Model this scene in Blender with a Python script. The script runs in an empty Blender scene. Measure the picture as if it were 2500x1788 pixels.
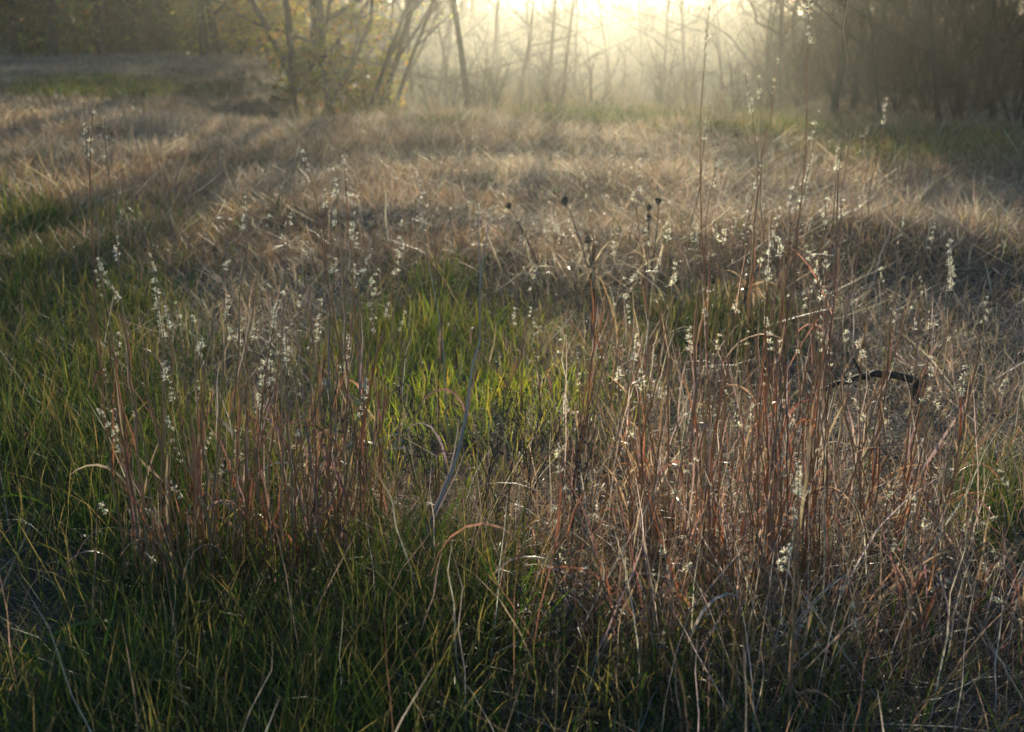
import bpy, math, random
import numpy as np
from mathutils import Vector
R = math.radians
rng = np.random.default_rng(11)
random.seed(11)
sc = bpy.context.scene
COL = sc.collection

# ------------------------------------------------------------------ camera
PITCH, FPX, CAMH = R(15.0), 3125.0, 1.10           # focal length in photograph pixels (2500 wide)
cam = bpy.data.cameras.new('camera')
cam.lens, cam.sensor_width, cam.sensor_fit = 45.0, 36.0, 'HORIZONTAL'
cam.clip_start, cam.clip_end = 0.05, 2000
cam.dof.use_dof, cam.dof.focus_distance, cam.dof.aperture_fstop = True, 2.7, 5.8
co = bpy.data.objects.new('camera', cam); COL.objects.link(co)
co.location = (0, 0, CAMH); co.rotation_euler = (math.pi/2 - PITCH, 0, 0)
sc.camera = co

# ------------------------------------------------------------------ sky, sun, exposure
SUN_EL, SUN_AZ = R(8.5), R(3.6)
w = bpy.data.worlds.new('World'); sc.world = w; w.use_nodes = True
wn = w.node_tree
sky = wn.nodes.new('ShaderNodeTexSky'); sky.sky_type = 'NISHITA'; sky.sun_disc = False
sky.sun_elevation, sky.sun_rotation = SUN_EL, SUN_AZ
sky.air_density, sky.dust_density, sky.ozone_density = 1.2, 0.6, 5.0
bg = wn.nodes['Background']; bg.inputs[1].default_value = 0.115
wn.links.new(sky.outputs[0], bg.inputs[0])
sl = bpy.data.lights.new('sun', 'SUN'); sl.energy, sl.angle, sl.color = 5.0, R(0.55), (1.0, 0.89, 0.66)
so = bpy.data.objects.new('sun', sl); COL.objects.link(so)
S = Vector((math.sin(SUN_AZ)*math.cos(SUN_EL), math.cos(SUN_AZ)*math.cos(SUN_EL), math.sin(SUN_EL)))
so.rotation_euler = S.to_track_quat('Z', 'Y').to_euler(); so.location = (5, 60, 20)
vs = sc.view_settings
vs.view_transform, vs.look, vs.exposure, vs.gamma, vs.use_curve_mapping = 'Standard', 'None', 1.0, 1.0, False
sc.render.engine = 'CYCLES'
cy = sc.cycles
cy.max_bounces, cy.diffuse_bounces, cy.glossy_bounces, cy.transmission_bounces = 6, 3, 2, 4
cy.transparent_max_bounces, cy.volume_bounces = 6, 0
cy.sample_clamp_indirect, cy.sample_clamp_direct = 3.0, 12.0
cy.use_adaptive_sampling = True; cy.adaptive_threshold = 0.015
cy.use_denoising = True; cy.caustics_reflective = False; cy.caustics_refractive = False
sc.render.film_transparent = False

# ------------------------------------------------------------------ pixel <-> world
CP, SP = math.cos(PITCH), math.sin(PITCH)
def ray(px, py):
    u, v = (px-1250)/FPX, (894-py)/FPX
    return np.array([u, CP + v*SP, -SP + v*CP])
def at(px, py, Y):                                  # the point on that pixel's ray at ground distance Y
    d = ray(px, py); return np.array([0, 0, CAMH]) + d*(Y/d[1])
def proj(x, y, z):
    dz = z-CAMH
    f = y*CP - dz*SP; u = y*SP + dz*CP
    f = np.maximum(f, 1e-3)
    return 1250 + FPX*x/f, 894 - FPX*u/f

# ------------------------------------------------------------------ noise and terrain
_T = np.random.default_rng(5).random((64, 64))
def vnoise(x, y, s, o=0):
    x = np.asarray(x, float)/s + 17.3 + o*7.7; y = np.asarray(y, float)/s + 9.1 + o*3.3
    i, j = np.floor(x).astype(int), np.floor(y).astype(int)
    fx, fy = x-i, y-j
    fx, fy = fx*fx*(3-2*fx), fy*fy*(3-2*fy)
    a, b = _T[i % 64, j % 64], _T[(i+1) % 64, j % 64]
    c, d = _T[i % 64, (j+1) % 64], _T[(i+1) % 64, (j+1) % 64]
    return (a*(1-fx)+b*fx)*(1-fy) + (c*(1-fx)+d*fx)*fy
def sstep(a, b, t):
    t = np.clip((t-a)/(b-a), 0, 1); return t*t*(3-2*t)
HUMPS = [(1.55, 6.4, 1.0, .8, .125), (-.9, 7.2, 1.0, .6, .09), (-5, 15.5, 2.6, 1.5, .05),  # mounds added so the low sun throws dark bands over the field
         (4.4, 9.8, 1.0, .8, .15), (.3, 9.4, 1.2, .7, .06), (-3.1, 10.6, 1.4, .8, .10), (1.6, 12.4, 1.6, .9, .08)]
POND_Z = -0.95
def shore(x):                                        # distance at which the near bank of the pond begins
    return 21.5 + 1.2*np.sin(np.asarray(x)*.9+1) + 9*sstep(2.6, 6.5, np.asarray(x, float))
def terrain(x, y):
    x, y = np.asarray(x, float), np.asarray(y, float)
    z = (vnoise(x, y, 1.3)-.5)*.07*sstep(1, 5, y) + (vnoise(x, y, 4.1, 2)-.5)*.14*sstep(5, 12, y) + (vnoise(x, y, .45, 4)-.5)*.03
    for cx, cyy, rx, ry, h in HUMPS:
        z = z + h*np.exp(-((x-cx)/rx)**2-((y-cyy)/ry)**2)
    left = sstep(-2.0, -5.5, x + .12*(y-20))
    z = z + .33*left*sstep(9, 26, y)
    s0 = shore(x)
    into = sstep(s0-6.5, s0+3, y)*sstep(-6.0, -3.0, x)
    out = sstep(58, 70, y)
    z = z - 1.5*into*(1-out) + 1.6*out*sstep(58, 120, y)
    return z
def ground(px, py):                                  # where that pixel's ray meets the terrain
    d = ray(px, py)
    t = CAMH/-d[2] if d[2] < -1e-4 else 60
    for _ in range(30):
        z = float(terrain(d[0]*t, d[1]*t)); tn = (CAMH-z)/-d[2]
        t = .5*t + .5*tn
    return np.array([d[0]*t, d[1]*t, float(terrain(d[0]*t, d[1]*t))])
def stand(px, Y):
    X = (px-1250)/FPX*(Y*CP+.3)
    for _ in range(3):
        z = float(terrain(X, Y)); X = (px-1250)/FPX*(Y*CP+(CAMH-z)*SP)
    return np.array([X, Y, z])

# ------------------------------------------------------------------ mesh buffers
class Buf:
    def __init__(s): s.V, s.F, s.C, s.n = [], [], [], 0
    def add(s, V, F, C):
        s.V.append(np.asarray(V, np.float32)); s.F.append(np.asarray(F, np.int64)+s.n); s.C.append(np.asarray(C, np.float32)); s.n += len(V)
    def ribbons(s, P, W, C):                         # P n,k,3  W n,k,3 half-width vectors  C n,k,3
        n, k, _ = P.shape
        V = np.stack([P-W, P+W], 2).reshape(-1, 3)
        CC = np.repeat(C[:, :, None, :], 2, 2).reshape(-1, 3)
        i = (np.arange(n)[:, None]*k + np.arange(k-1)[None, :]).reshape(-1)*2
        s.add(V, np.stack([i, i+1, i+3, i+2], 1), CC)
    def tube(s, P, r, col, m=5):
        P = np.asarray(P, float); k = len(P)
        r = np.broadcast_to(np.asarray(r, float), (k,))
        T = np.gradient(P, axis=0); T /= np.linalg.norm(T, axis=1)[:, None]+1e-9
        ref = np.array([.83, .31, .46]) if abs(T[0] @ np.array([.83, .31, .46])) < .85 else np.array([-.5, .8, .2])
        A = np.cross(T, ref); A /= np.linalg.norm(A, axis=1)[:, None]+1e-9
        B = np.cross(T, A)
        a = np.arange(m)*2*math.pi/m
        V = P[:, None]+r[:, None, None]*(np.cos(a)[None, :, None]*A[:, None]+np.sin(a)[None, :, None]*B[:, None])
        i = np.arange(k-1)[:, None]*m; j = np.arange(m)[None, :]; j2 = (j+1) % m
        F = np.stack([i+j, i+j2, i+m+j2, i+m+j], 2).reshape(-1, 4)
        C = np.broadcast_to(np.asarray(col, float), (k, 3)) if np.ndim(col) == 1 else np.asarray(col)
        s.add(V.reshape(-1, 3), F, np.repeat(C, m, 0))
    def build(s, name, mat, parent=None, origin=None):
        V = np.concatenate(s.V); F = np.concatenate(s.F); C = np.concatenate(s.C)
        if origin is not None: V = V - np.asarray(origin, np.float32)
        me = bpy.data.meshes.new(name)
        me.vertices.add(len(V)); me.vertices.foreach_set('co', V.astype(np.float32).ravel())
        me.loops.add(len(F)*4); me.loops.foreach_set('vertex_index', F.astype(np.int32).ravel())
        me.polygons.add(len(F)); me.polygons.foreach_set('loop_start', (np.arange(len(F))*4).astype(np.int32))
        me.update(calc_edges=True)
        me.polygons.foreach_set('use_smooth', np.ones(len(F), bool))
        at_ = me.attributes.new('col', 'FLOAT_COLOR', 'POINT')
        at_.data.foreach_set('color', np.c_[C, np.ones(len(C))].astype(np.float32).ravel())
        me.materials.append(mat)
        o = bpy.data.objects.new(name, me); COL.objects.link(o)
        if parent is not None: o.parent = parent
        return o
def tag(o, label=None, cat=None, group=None, kind=None):
    for k, v in (('label', label), ('category', cat), ('group', group), ('kind', kind)):
        if v: o[k] = v
    return o
def thing(name, loc, label, cat, group=None, rz=0, s=1):
    o = bpy.data.objects.new(name, None); COL.objects.link(o)
    o.empty_display_size = .05; o.location = tuple(map(float, loc)); o.rotation_euler = (0, 0, rz); o.scale = (s, s, s)
    return tag(o, label, cat, group)

# ------------------------------------------------------------------ materials
def leafmat(name, trans, rough, spec=.4, tgain=1.0, tint=(1, 1, 1), streak=0):
    m = bpy.data.materials.new(name); m.use_nodes = True; nt = m.node_tree; nt.nodes.clear()
    N = nt.nodes.new
    out = N('ShaderNodeOutputMaterial'); mix = N('ShaderNodeMixShader'); pb = N('ShaderNodeBsdfPrincipled'); tr = N('ShaderNodeBsdfTranslucent')
    a = N('ShaderNodeAttribute'); a.attribute_name = 'col'
    src = a.outputs['Color']
    if streak:                                      # fine fibres and blotches that belong to the plant
        tc = N('ShaderNodeTexCoord'); nz = N('ShaderNodeTexNoise'); nz.inputs['Scale'].default_value = streak; nz.inputs['Detail'].default_value = 3
        nt.links.new(tc.outputs['Object'], nz.inputs['Vector'])
        mr = N('ShaderNodeMapRange'); mr.inputs[1].default_value = .3; mr.inputs[2].default_value = .7; mr.inputs[3].default_value = .6; mr.inputs[4].default_value = 1.35
        nt.links.new(nz.outputs['Fac'], mr.inputs[0])
        mu = N('ShaderNodeVectorMath'); mu.operation = 'SCALE'
        nt.links.new(src, mu.inputs[0]); nt.links.new(mr.outputs[0], mu.inputs['Scale']); src = mu.outputs[0]
    g = N('ShaderNodeVectorMath'); g.operation = 'MULTIPLY'; g.inputs[1].default_value = tuple(tgain*t for t in tint)
    nt.links.new(src, g.inputs[0]); nt.links.new(g.outputs[0], tr.inputs['Color']); nt.links.new(src, pb.inputs['Base Color'])
    pb.inputs['Roughness'].default_value = rough; pb.inputs['Specular IOR Level'].default_value = spec
    mix.inputs[0].default_value = trans
    nt.links.new(pb.outputs[0], mix.inputs[1]); nt.links.new(tr.outputs[0], mix.inputs[2]); nt.links.new(mix.outputs[0], out.inputs[0])
    return m
M_GREEN = leafmat('green_blade', .52, .50, .3, 1.5, (1.12, 1.05, .75))
M_DRY = leafmat('dry_blade', .50, .46, .4, 1.3, (1.08, 1, .88))
M_STALK = leafmat('stalk', .35, .38, .5, 1.3)
M_LEAF = leafmat('ribbon_leaf', .45, .40, .5, 1.3, (1.07, 1, .93), 60)
M_FLUFF = leafmat('fluff', .80, .4, .5, 1.1)
M_TWIG = leafmat('twig', .0, .7, .25, 1, streak=90)
M_BARK = leafmat('bark', .0, .85, .2, 1, streak=9)
M_WOOD = leafmat('far_wood', .40, .6, .3, 1.1)
M_FOL = leafmat('foliage', .55, .45, .35, 1.6, (1.2, 1.05, .6))

def bumpmat_ground():
    m = bpy.data.materials.new('soil'); m.use_nodes = True; nt = m.node_tree; pb = nt.nodes['Principled BSDF']
    tc = nt.nodes.new('ShaderNodeTexCoord'); nz = nt.nodes.new('ShaderNodeTexNoise'); nz.inputs['Scale'].default_value = 6; nz.inputs['Detail'].default_value = 8
    cr = nt.nodes.new('ShaderNodeValToRGB')
    e = cr.color_ramp.elements; e[0].position, e[0].color = .3, (.030, .026, .014, 1); e[1].position, e[1].color = .7, (.11, .075, .04, 1)
    nt.links.new(tc.outputs['Object'], nz.inputs['Vector']); nt.links.new(nz.outputs['Fac'], cr.inputs[0]); nt.links.new(cr.outputs[0], pb.inputs['Base Color'])
    pb.inputs['Roughness'].default_value = .95
    nz2 = nt.nodes.new('ShaderNodeTexNoise'); nz2.inputs['Scale'].default_value = 45; nz2.inputs['Detail'].default_value = 6
    bp = nt.nodes.new('ShaderNodeBump'); bp.inputs['Strength'].default_value = .9; bp.inputs['Distance'].default_value = .03
    nt.links.new(tc.outputs['Object'], nz2.inputs['Vector']); nt.links.new(nz2.outputs['Fac'], bp.inputs['Height']); nt.links.new(bp.outputs[0], pb.inputs['Normal'])
    return m
def watermat():
    m = bpy.data.materials.new('pond_water'); m.use_nodes = True; nt = m.node_tree; pb = nt.nodes['Principled BSDF']
    pb.inputs['Base Color'].default_value = (.012, .016, .010, 1); pb.inputs['Roughness'].default_value = .025
    tc = nt.nodes.new('ShaderNodeTexCoord'); mp = nt.nodes.new('ShaderNodeMapping'); mp.inputs['Scale'].default_value = (1.2, 3.5, 1)
    nz = nt.nodes.new('ShaderNodeTexNoise'); nz.inputs['Scale'].default_value = 2.2; nz.inputs['Detail'].default_value = 4
    bp = nt.nodes.new('ShaderNodeBump'); bp.inputs['Strength'].default_value = .06; bp.inputs['Distance'].default_value = .02
    nt.links.new(tc.outputs['Object'], mp.inputs[0]); nt.links.new(mp.outputs[0], nz.inputs['Vector']); nt.links.new(nz.outputs['Fac'], bp.inputs['Height']); nt.links.new(bp.outputs[0], pb.inputs['Normal'])
    return m

# ------------------------------------------------------------------ the setting: field and pond
def axis(lo, hi, n, p):
    t = np.linspace(-1, 1, n); return np.sign(t)*np.abs(t)**p*(hi-lo)/2
xs = axis(-300, 300, 301, 2.6)
ys = np.concatenate([np.linspace(-250, -2, 30)[:-1], np.linspace(-2, 14, 150)[:-1], np.linspace(14, 75, 170)[:-1], np.linspace(75, 420, 40)])
gx, gy = np.meshgrid(xs, ys)
gz = terrain(gx, gy)
b = Buf(); nx_, ny_ = len(xs), len(ys)
i = (np.arange(ny_-1)[:, None]*nx_+np.arange(nx_-1)[None]).reshape(-1)
b.add(np.stack([gx, gy, gz], 2).reshape(-1, 3), np.stack([i, i+1, i+nx_+1, i+nx_], 1), np.full((gx.size, 3), .1))
tag(b.build('field', bumpmat_ground()), kind='structure')
b = Buf()
px_ = np.linspace(-9, 70, 30); py_ = np.linspace(15, 66, 20)
qx, qy = np.meshgrid(px_, py_)
i = (np.arange(19)[:, None]*30+np.arange(29)[None]).reshape(-1)
b.add(np.stack([qx, qy, np.full_like(qx, POND_Z)], 2).reshape(-1, 3), np.stack([i, i+1, i+31, i+30], 1), np.full((qx.size, 3), .1))
tag(b.build('pond', watermat()), kind='structure')

# ------------------------------------------------------------------ grass
GREEN = [(120, 950, 430, 400), (380, 1150, 330, 280), (1090, 930, 380, 190), (1000, 800, 230, 90), (1060, 690, 120, 50),
         (560, 1720, 900, 360), (1700, 1600, 480, 190), (1120, 1440, 380, 170), (2440, 1170, 120, 90), (250, 205, 210, 22), (2230, 340, 330, 38),
         (1900, 300, 230, 26), (1480, 270, 260, 16), (1100, 290, 110, 14), (600, 208, 170, 14), (60, 560, 120, 120), (1750, 760, 220, 60)]
def greenness(px, py, x, y):
    g = np.zeros_like(px)
    for cx, cyy, rx, ry in GREEN:
        q = ((px-cx)/rx)**2+((py-cyy)/ry)**2
        g = np.maximum(g, np.exp(-.85*q**1.4))
    for cx, cyy, rx, ry in GREEN[-2:]:
        q = ((px-cx)/rx)**2+((py-cyy)/ry)**2
    g = g*(.7+.6*vnoise(x, y, .35, 3))
    g = g*(1-.5*sstep(1020, 1500, px+260*(vnoise(x, y, .22, 17)-.5))*sstep(980, 1120, py)*(1-sstep(2250, 2420, px)))
    return np.clip(g, 0, 1)
def scatter(n, y0, y1, a):
    t = rng.random(n*2)
    # density ~ d^-a over a wedge about as wide as the distance
    e = 2-a
    d = (y0**e+(y1**e-y0**e)*t)**(1/e)
    x = (rng.random(n*2)*2-1)*(.54*d+.85)
    keep = rng.random(n*2) < .5
    return x[keep], d[keep]
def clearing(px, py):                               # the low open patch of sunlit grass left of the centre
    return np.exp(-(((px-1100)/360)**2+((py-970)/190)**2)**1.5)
def py_(x, y):
    return proj(x, y, terrain(x, y))[1]
def not_water(x, y):
    return terrain(x, y) > POND_Z+.02
def blades(buf, x, y, L, w, th0, kap, az, c0, c1, k=5, twist=None):
    n = len(x)
    t = np.linspace(0, 1, k)[None]
    th = th0[:, None]+kap[:, None]*t**1.3
    dl = (L/(k-1))[:, None]
    hx = np.concatenate([np.zeros((n, 1)), np.cumsum(np.sin((th[:, 1:]+th[:, :-1])/2)*dl, 1)], 1)
    hz = np.concatenate([np.zeros((n, 1)), np.cumsum(np.cos((th[:, 1:]+th[:, :-1])/2)*dl, 1)], 1)
    z0 = terrain(x, y)
    jit = rng.normal(0, 1, (n, k))*L[:, None]*.02*t
    P = np.stack([x[:, None]+np.cos(az)[:, None]*hx-np.sin(az)[:, None]*jit, y[:, None]+np.sin(az)[:, None]*hx+np.cos(az)[:, None]*jit, np.maximum(z0[:, None]+hz-.01, z0[:, None]+.004*t)], 2)
    sa = az+math.pi/2+rng.normal(0, .7, n)
    W = np.stack([np.cos(sa), np.sin(sa), rng.normal(0, .25, n)], 1)
    prof = np.interp(t[0], [0, .35, .75, 1], [.75, 1, .6, .06])
    W = W[:, None]*(w[:, None]*.5*prof[None])[:, :, None]
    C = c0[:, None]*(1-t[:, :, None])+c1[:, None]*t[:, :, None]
    buf.ribbons(P, W, C)
def pick(cols, n, jitter=.18):
    cols = np.asarray(cols); c = cols[rng.integers(0, len(cols), n)]
    return c*np.exp(rng.normal(0, jitter, (n, 1)))*np.exp(rng.normal(0, .06, (n, 3)))

GREEN_C = [(.030, .066, .015), (.042, .084, .018), (.060, .094, .022), (.095, .115, .032), (.028, .058, .018), (.05, .10, .02)]
DRY_C = [(.37, .295, .20), (.30, .23, .155), (.44, .36, .26), (.22, .16, .11), (.39, .33, .27), (.31, .22, .14), (.52, .45, .34)]

def grass_green(n):
    b = Buf()
    x, y = scatter(n, 1.25, 24, 1.25)
    z = terrain(x, y); px, py = proj(x, y, z+.09)
    g = greenness(px, py, x, y)
    bare = np.exp(-((px-20)/210)**2-((py-1480)/230)**2)
    k = (rng.random(len(x)) < (.03+.97*g)*(1-.8*bare)) & not_water(x, y)
    x, y, g, px, py = x[k], y[k], g[k], px[k], py[k]; n = len(x)
    L = (.08+.13*rng.random(n))*(.6+.65*vnoise(x, y, .5, 6))*(.75+.35*g)*np.where(py > 1300, 1.25, 1)*(1-.35*clearing(px, py))
    w_ = (.0017+.0020*rng.random(n)**1.5)*np.clip(y/3.2, 1, 3.2)
    cl = clearing(px, py); c0 = pick(GREEN_C, n); c0 = c0*(1+cl[:, None]*np.array([5.2, 3.4, 1.3])); c1 = c0*np.array([1.35, 1.15, .9])  # sunlight on the clearing is put into the blade colour
    w_ = np.where(rng.random(n) < .06, w_*2.0, w_)
    dead = rng.random(n) < .3
    c1[dead] = pick([(.30, .22, .09)], dead.sum()); 
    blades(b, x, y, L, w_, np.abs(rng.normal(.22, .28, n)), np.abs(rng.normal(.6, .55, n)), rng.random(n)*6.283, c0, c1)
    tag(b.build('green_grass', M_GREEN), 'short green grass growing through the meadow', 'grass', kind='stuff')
def grass_dry(n):
    b = Buf()
    x, y = scatter(n, 1.25, 25, .95)
    z = terrain(x, y); px, py = proj(x, y, z+.09)
    g = greenness(px, py, x, y)
    leftb = (px < 420) & (py > 700)
    k = (rng.random(len(x)) < np.clip(1.05-.75*g, .2, 1)*(.35+1.1*vnoise(x, y, .33, 12))*np.where((px < 600) & (py < 1100), 1.3, 1)*np.where(leftb, .5, 1)) & not_water(x, y)
    x, y, g = x[k], y[k], g[k]; n = len(x)
    tall = vnoise(x, y, .9, 8)
    px, py = px[k], py[k]
    low = np.exp(-((px-2120)/230)**2-((py-985)/90)**2)
    L = (.08+.19*rng.random(n)**1.7)*(.5+.75*tall)*np.clip(.8+y*.02, .75, 1.05)*(1-.55*low)*(1-.45*sstep(13, 17, y))*(1-.5*clearing(px, py))
    w_ = (.0012+.0016*rng.random(n)**1.6)*np.clip(y/3.6, 1, 2.2)
    flat = rng.random(n) < .50
    th0 = np.where(flat, rng.uniform(.9, 1.45, n), np.abs(rng.normal(.45, .4, n)))
    kap = np.where(flat, rng.normal(.1, .5, n), np.abs(rng.normal(1.5, 1.0, n)))
    wind = rng.random(n)*6.283
    c0 = pick(DRY_C, n, .25)
    pt = sstep(.35, .65, vnoise(x, y, .8, 14))[:, None]; c0 = c0*(pt*np.array([1.14, 1.09, 1.04])+(1-pt)*np.array([.86, .74, .62]))
    straw = flat & (rng.random(n) < .18*np.exp(-((px-1600)/480)**2-((py-430)/130)**2)+.05)      # pale flattened straws
    c0[straw] = pick([(.62, .54, .40), (.56, .47, .34)], straw.sum()); L = np.where(straw, L*1.9, L); w_ = np.where(straw, w_*1.5, w_); kap = np.where(straw, kap*.4, kap)
    c1 = c0*np.exp(rng.normal(.05, .15, (n, 1)))
    blades(b, x, y, L, w_, th0, kap, wind, c0, c1, 5)
    tag(b.build('dry_grass', M_DRY), 'matted tan and brown dead grass covering the meadow', 'grass', kind='stuff')
def grass_stems(n):                                  # upright brown dead stems mixed through the lower right
    b = Buf()
    x, y = scatter(n, 1.3, 9, 1.1)
    z = terrain(x, y); px, py = proj(x, y, z)
    p = .10+.9*np.exp(-((px-1900)/600)**2-((py-1430)/390)**2)+.6*np.exp(-((px-1150)/230)**2-((py-1240)/110)**2)+.5*np.exp(-((px-720)/280)**2-((py-1280)/160)**2)+.45*np.exp(-((px-2350)/300)**2-((py-1500)/250)**2)
    p = np.where((px < 330), .02, p)*np.where(py < 1060, .45, 1)*(1-.9*np.exp(-((px-2120)/200)**2-((py-1010)/120)**2))*(1-.95*clearing(px, py-120))
    k = rng.random(len(x)) < p
    x, y = x[k], y[k]; n = len(x)
    L = .16+.30*rng.random(n)**1.4
    w_ = .0016+.0030*rng.random(n)**2
    c0 = pick([(.28, .20, .14), (.34, .27, .19), (.25, .17, .12), (.20, .155, .12), (.42, .36, .31), (.48, .42, .33), (.30, .15, .09)], n, .25)
    th0 = np.abs(rng.normal(.18, .32, n)); kap = np.abs(rng.normal(.15, .40, n))
    blades(b, x, y, L, w_, th0, kap, rng.random(n)*6.283, c0, c0*1.05, 6)
    tag(b.build('dead_stems', M_LEAF), 'upright reddish brown dead grass stems among the green blades', 'grass', kind='stuff')
grass_green(395000)
grass_dry(1200000)
grass_stems(16500)
def grass_far(n):                                    # the far left of the meadow under the trees
    b = Buf()
    y = rng.uniform(22, 48, n)**1.0; x = (rng.random(n)*2-1)*(.56*y)
    px, py = proj(x, y, terrain(x, y)+.1)
    g = greenness(px, py, x, y)
    k = not_water(x, y); x, y, g = x[k], y[k], g[k]; n = len(x)
    c0 = pick(DRY_C, n, .25); gr = rng.random(n) < g; c0[gr] = pick(GREEN_C, gr.sum())*1.1
    blades(b, x, y, (.06+.14*rng.random(n)**1.5)*(.5+.8*vnoise(x, y, 1.3, 8)), (.005+.005*rng.random(n)), np.abs(rng.normal(.5, .4, n)), np.abs(rng.normal(1.2, .9, n)), rng.random(n)*6.283, c0, c0*1.05, 4)
    tag(b.build('far_grass', M_DRY), 'dead grass at the far side of the meadow under the trees', 'grass', kind='stuff')
grass_far(240000)

# ------------------------------------------------------------------ bluestem clumps
rng = np.random.default_rng(31)
def catmull(P, n):
    P = np.asarray(P, float)
    Q = np.vstack([2*P[0]-P[1], P, 2*P[-1]-P[-2]])
    out = []
    for t in np.linspace(0, len(P)-1-1e-6, n):
        i = int(t); f = t-i; a, b_, c, d = Q[i:i+4]
        out.append(.5*((2*b_)+(c-a)*f+(2*a-5*b_+4*c-d)*f*f+(3*b_-a-3*c+d)*f**3))
    return np.array(out)
def stalk_path(base, tip, n=16, bow=.0, kink=.004):
    L = np.linalg.norm(tip-base)
    up = np.array([0, 0, 1.])
    d = (tip-base)/L
    p1 = base+(.55*d+.45*up)*L*.35
    p2 = tip-(d*.85+.15*np.array([d[0], d[1], 0]))*L*.3+np.array([bow*L, 0, 0])
    t = np.linspace(0, 1, n)[:, None]
    P = (1-t)**3*base+3*t*(1-t)**2*p1+3*t*t*(1-t)*p2+t**3*tip
    P[1:-1] += rng.normal(0, kink*.35*L, (n-2, 3))*np.array([1, 1, 0])
    return P
def along(P, s):                                     # points at arclengths measured back from the tip
    seg = np.linalg.norm(np.diff(P, axis=0), axis=1); cum = np.concatenate([[0], np.cumsum(seg)])
    q = np.clip(cum[-1]-np.asarray(s), 0, cum[-1])
    return np.stack([np.interp(q, cum, P[:, j]) for j in range(3)], 1), cum[-1]
FLUFF_C = [(.88, .82, .65), (.89, .85, .71), (.82, .75, .57)]
def seed_head(path, length, fluff, tint=None):
    """rachis joints with paired spikelets and spreading silky hairs"""
    b = Buf()
    nt = max(3, int(length/rng.uniform(.0065, .010)))
    s = np.linspace(.001, length, nt)+rng.normal(0, .0028, nt)
    szs = rng.uniform(.55, 1.25, nt)*np.interp(s, [0, length], [.7, 1.1])
    keep = rng.random(nt) < (.5+.5*fluff); keep[0] = True
    s, szs = s[keep], szs[keep]
    Q, _ = along(path, s)
    D = path[-1]-along(path, [length])[0][0]; D /= np.linalg.norm(D)+1e-9
    cols = FLUFF_C if tint is None else tint
    rp, _ = along(path, np.linspace(length, 0, 8)); b.tube(rp, np.linspace(.0006, .0004, 8), (.55, .45, .33), 4)
    for q, sz in zip(Q, szs):
        a0 = rng.random()*6.28
        side = np.array([math.cos(a0), math.sin(a0)*.8, 0])
        ns = 1+int(rng.random()*2)
        nh = int((12+28*fluff)*(.5+rng.random()))
        n = ns+nh
        dirs = D[None]*(rng.uniform(.35, 1.2, (n, 1)))+side[None]*rng.uniform(.1, .9, (n, 1))+rng.normal(0, .38, (n, 3))
        dirs[:ns] = D[None]*1.3+side[None]*.5+rng.normal(0, .12, (ns, 3))
        dirs /= np.linalg.norm(dirs, axis=1)[:, None]
        Ls = np.concatenate([rng.uniform(.007, .011, ns), rng.uniform(.005, .0075+.007*fluff, nh)])*sz
        Ws = np.concatenate([rng.uniform(.0010, .0016, ns), rng.uniform(.00032, .00068, nh)])
        t = np.array([0, .5, 1])
        P = q[None, None]+dirs[:, None]*Ls[:, None, None]*t[None, :, None]
        P[:, 2] -= np.array([0, 0, .0012]); 
        sd = np.cross(dirs, rng.normal(0, 1, (n, 3))); sd /= np.linalg.norm(sd, axis=1)[:, None]+1e-9
        W = sd[:, None]*Ws[:, None, None]*np.array([.7, 1, .25])[None, :, None]
        C = np.repeat(pick(cols, n, .08)[:, None], 3, 1)
        C[:ns] *= np.array([.95, .88, .75])
        b.ribbons(P, W, np.clip(C, 0, .9))
    return b
STALK_C = [(.44, .29, .16), (.48, .34, .20), (.40, .23, .12), (.38, .26, .15), (.42, .21, .10), (.44, .34, .23)]
LEAF_C = dict(copper=[(.34, .125, .065), (.37, .17, .095), (.27, .11, .065), (.40, .26, .17)],
              mauve=[(.34, .20, .17), (.42, .30, .26), (.30, .13, .10), (.46, .36, .31)],
              tan=[(.44, .31, .18), (.50, .38, .24), (.36, .22, .12)])
def leaf_ribbon(b, p, d, L, w_, droop, cols, k=9, curl=0, bend=0):
    """one strap leaf leaving p along d and arching over"""
    P = [p]; d = d/np.linalg.norm(d); sd = np.cross(d, [0, 0, 1]); sd /= np.linalg.norm(sd)+1e-9
    st = L/(k-1); Ds = [d]
    jk = rng.integers(2, k-2) if rng.random() < bend else -1
    for j in range(1, k):
        f = j/(k-1)
        if j == jk: d = d*.5+rng.normal(0, .8, 3)-np.array([0, 0, .5])     # a dead leaf snapped over
        d = d+np.array([0, 0, -1])*droop*st*(1+2*f)/max(L, .05)*1.0+rng.normal(0, .05, 3)+sd*curl*.22
        d /= np.linalg.norm(d); P.append(P[-1]+d*st); Ds.append(d)
    P = np.array(P); Ds = np.array(Ds)
    t = np.linspace(0, 1, k); prof = np.interp(t, [0, .2, .6, .9, 1], [.7, 1, .85, .4, .05])
    tw = rng.normal(0, .6)+rng.normal(0, 1.1)*t
    sdv = np.cross(Ds, [0, 0, 1]); sdv /= np.linalg.norm(sdv, axis=1)[:, None]+1e-9
    nv = np.cross(sdv, Ds)
    W = (np.cos(tw)[:, None]*sdv+np.sin(tw)[:, None]*nv)*(w_/2*prof)[:, None]
    c = pick(cols, 1, .15)[0]; c2 = pick(cols, 1, .15)[0]
    C = c[None]*(1-t[:, None])+c2[None]*t[:, None]
    b.ribbons(P[None], W[None], C[None])
CL_GROUP = 'seeding bluestem clumps in the foreground'
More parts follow.
